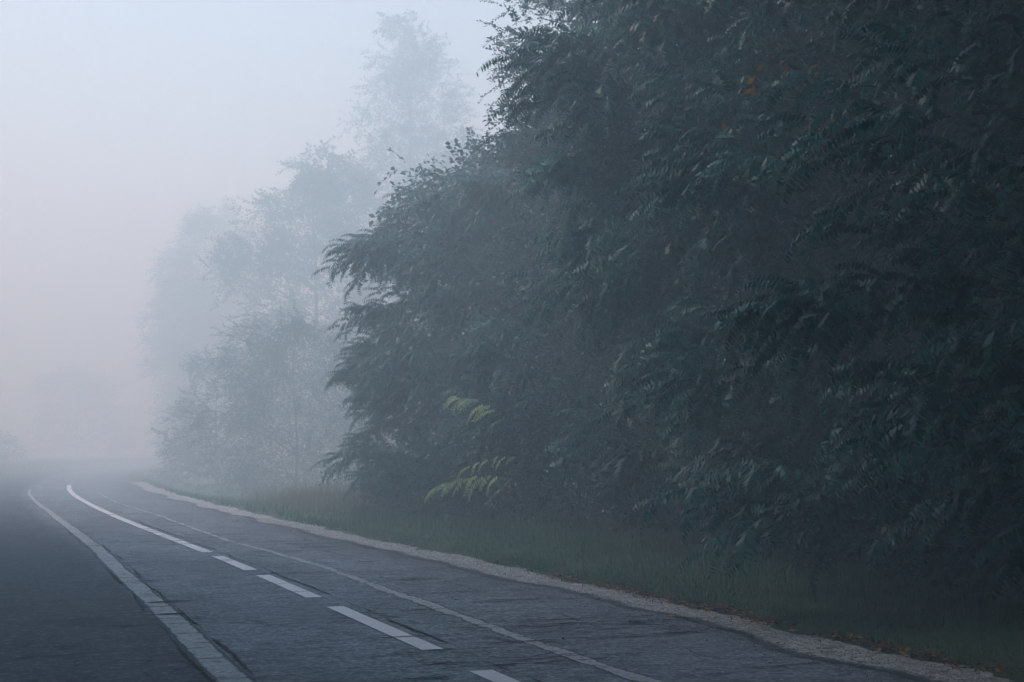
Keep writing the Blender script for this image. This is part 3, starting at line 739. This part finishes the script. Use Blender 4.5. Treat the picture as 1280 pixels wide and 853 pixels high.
# ------------------------------------------------------------ grass, litter, grit
def blades(n, y0, y1, o0, o1, h0, h1, w, seed, ypow=1.6, clump=True, splay=.45, m=None, name='grass'):
    r = np.random.default_rng(seed)
    y = y0+(y1-y0)*r.random(n)**ypow; of = o0+(o1-o0)*r.random(n)
    P = road_pt(y, of); x, yy2 = P[:, 0], P[:, 1]
    d = fbm(x*2.2, yy2*2.2, seed+5, 3)
    keep = r.random(n) < np.clip((d-.22)*3.2, .12, 1)
    edge = np.clip((of-(o0+.25+.35*(fbm(yy2*1.4, yy2*0, 77)-.45)*2))/.25, 0, 1); keep &= r.random(n) < edge+.04
    x, yy2, d, of = x[keep], yy2[keep], d[keep], of[keep]; k = len(x)
    z = ground_h(x, yy2); h = (h0+(h1-h0)*r.random(k)**1.5)*(.5+1.1*d); a = r.uniform(0, 2*np.pi, k)
    wv = np.stack([np.cos(a), np.sin(a), 0*a], 1)*w*r.uniform(.6, 1.4, k)[:, None]/2
    ln = r.normal(0, splay, (k, 2))*h[:, None]
    B = np.stack([x, yy2, z-.01], 1); Mp = B+np.c_[ln*.35, h*.6]; Tp = B+np.c_[ln, h]
    V = np.concatenate([B-wv, B+wv, Mp+wv*.7, Mp-wv*.7, Tp]); i = np.arange(k)
    F = np.concatenate([np.stack([i, i+k, i+2*k], 1), np.stack([i, i+2*k, i+3*k], 1), np.stack([i+3*k, i+2*k, i+4*k], 1)])
    t = np.clip(.35+.5*(d-.45)*2+r.normal(0, .2, k), 0, 1)
    return link(name, mk_mesh(name, V, F, [m or M_grass], tint=np.tile(t, 5)))
tag(blades(62000, 5, 32, 3.35, 6.6, .04, .12, .010, 1), kind='stuff')
tag(blades(26000, 30, 80, 3.4, 11, .08, .24, .022, 2, ypow=1.2), kind='stuff')
tag(blades(8000, 60, 130, -4.0, -12, .12, .35, .05, 6, ypow=1.2), kind='stuff')
tag(blades(9000, 33, 46, 4.6, 9.5, .25, .75, .012, 3, ypow=1.0, m=M_straw, name='dry_grass', splay=.3), kind='stuff')
tag(blades(5000, 9, 34, 4.6, 6.6, .15, .55, .012, 4, ypow=1.2, name='weeds', splay=.3), kind='stuff')
r = np.random.default_rng(9)
def litter(n, y0, y1, om, os_, size, seed, m, name):
    r = np.random.default_rng(seed); y = r.uniform(y0, y1, n); of = om+r.normal(0, os_, n)+.18*(fbm(y*.8, y*0, 78)-.45)*2
    P = road_pt(y, of); dn = fbm(P[:, 0]*1.8, P[:, 1]*1.8, 88); kp = r.random(n) < np.clip((dn-.3)*3.5, .05, 1)
    P = P[kp]; k = len(P)
    z = np.where(of[kp] < 3.3, .012, np.maximum(ground_h(P[:, 0], P[:, 1]), .0)+.012)+r.uniform(.002, .03, k)
    a = r.uniform(0, 2*np.pi, k)
    V, F, T, Mi, _ = merge(T_simple, np.zeros(k, int), np.c_[P, z], np.c_[np.cos(a), np.sin(a), r.normal(0, .25, k)], size*r.uniform(.5, 1.4, k), r.normal(0, .5, k), r.uniform(0, 1, k))
    return tag(link(name, mk_mesh(name, V, F, [m], tint=T)), kind='stuff')
litter(3600, 8.5, 18, 3.72, .10, .05, 1, M_dryleaf, 'leaf_litter')
litter(500, 8, 30, 3.7, .35, .045, 2, M_dryleaf, 'leaf_litter')
litter(320, 9, 18, 3.62, .14, .06, 3, M_orange, 'leaf_litter')
litter(160, 7, 30, 2.2, 1.1, .035, 4, M_dryleaf, 'leaf_litter')
for x_, y_, lb in [(1.67, 15.45, 'orange fallen leaf on the pale gravel shoulder, the upper of two close together'), (1.56, 14.46, 'orange fallen leaf at the inner edge of the gravel, the lower of two close together'),
                   (2.55, 13.3, 'yellowish fallen leaf on the brown litter strip, right of the two orange leaves')]:
    V, F, T, Mi, _ = merge(T_simple, np.array([0]), np.zeros((1, 3)), np.array([[1, .3, .15]]), np.array([.09]), np.array([.3]), np.array([.9]))
    lf = link('fallen_leaf', mk_mesh('fallen_leaf', V, F, [M_orange], tint=T), None, (x_, y_, .028)); tag(lf, lb, 'leaf')
# loose grit on the shoulder
n = 9000; y = 6+28*r.random(n)**1.5; of = r.normal(3.15, .30, n); P = road_pt(y, of)
ico = np.array([[1, 0, 0], [-1, 0, 0], [0, 1, 0], [0, -1, 0], [0, 0, .7], [0, 0, -.7]], float)
icf = np.array([[0, 2, 4], [2, 1, 4], [1, 3, 4], [3, 0, 4], [2, 0, 5], [1, 2, 5], [3, 1, 5], [0, 3, 5]])
a = r.uniform(0, 6.28, n)
V, F, T, Mi, _ = merge([(ico, icf, np.full(6, .5), np.zeros(8, int))], np.zeros(n, int), np.c_[P, np.full(n, .012)], np.c_[np.cos(a), np.sin(a), a*0], r.uniform(.003, .010, n), a*0, r.random(n))
tag(link('grit', mk_mesh('grit', V, F, [M_stone])), kind='stuff')

# ------------------------------------------------------------ haze: one closed box round everything
hx, hy0, hy1 = 440, -430, 470
Vh = [(sx*hx, yy_, zz) for zz in (-1.6, HAZE_TOP) for yy_ in (hy0, hy1) for sx in (-1, 1)]
Fh = [(0, 2, 3, 1), (4, 5, 7, 6), (0, 1, 5, 4), (2, 6, 7, 3), (0, 4, 6, 2), (1, 3, 7, 5)]
tag(link('haze', mk_mesh('haze', Vh, Fh, [M_haze])), kind='stuff')
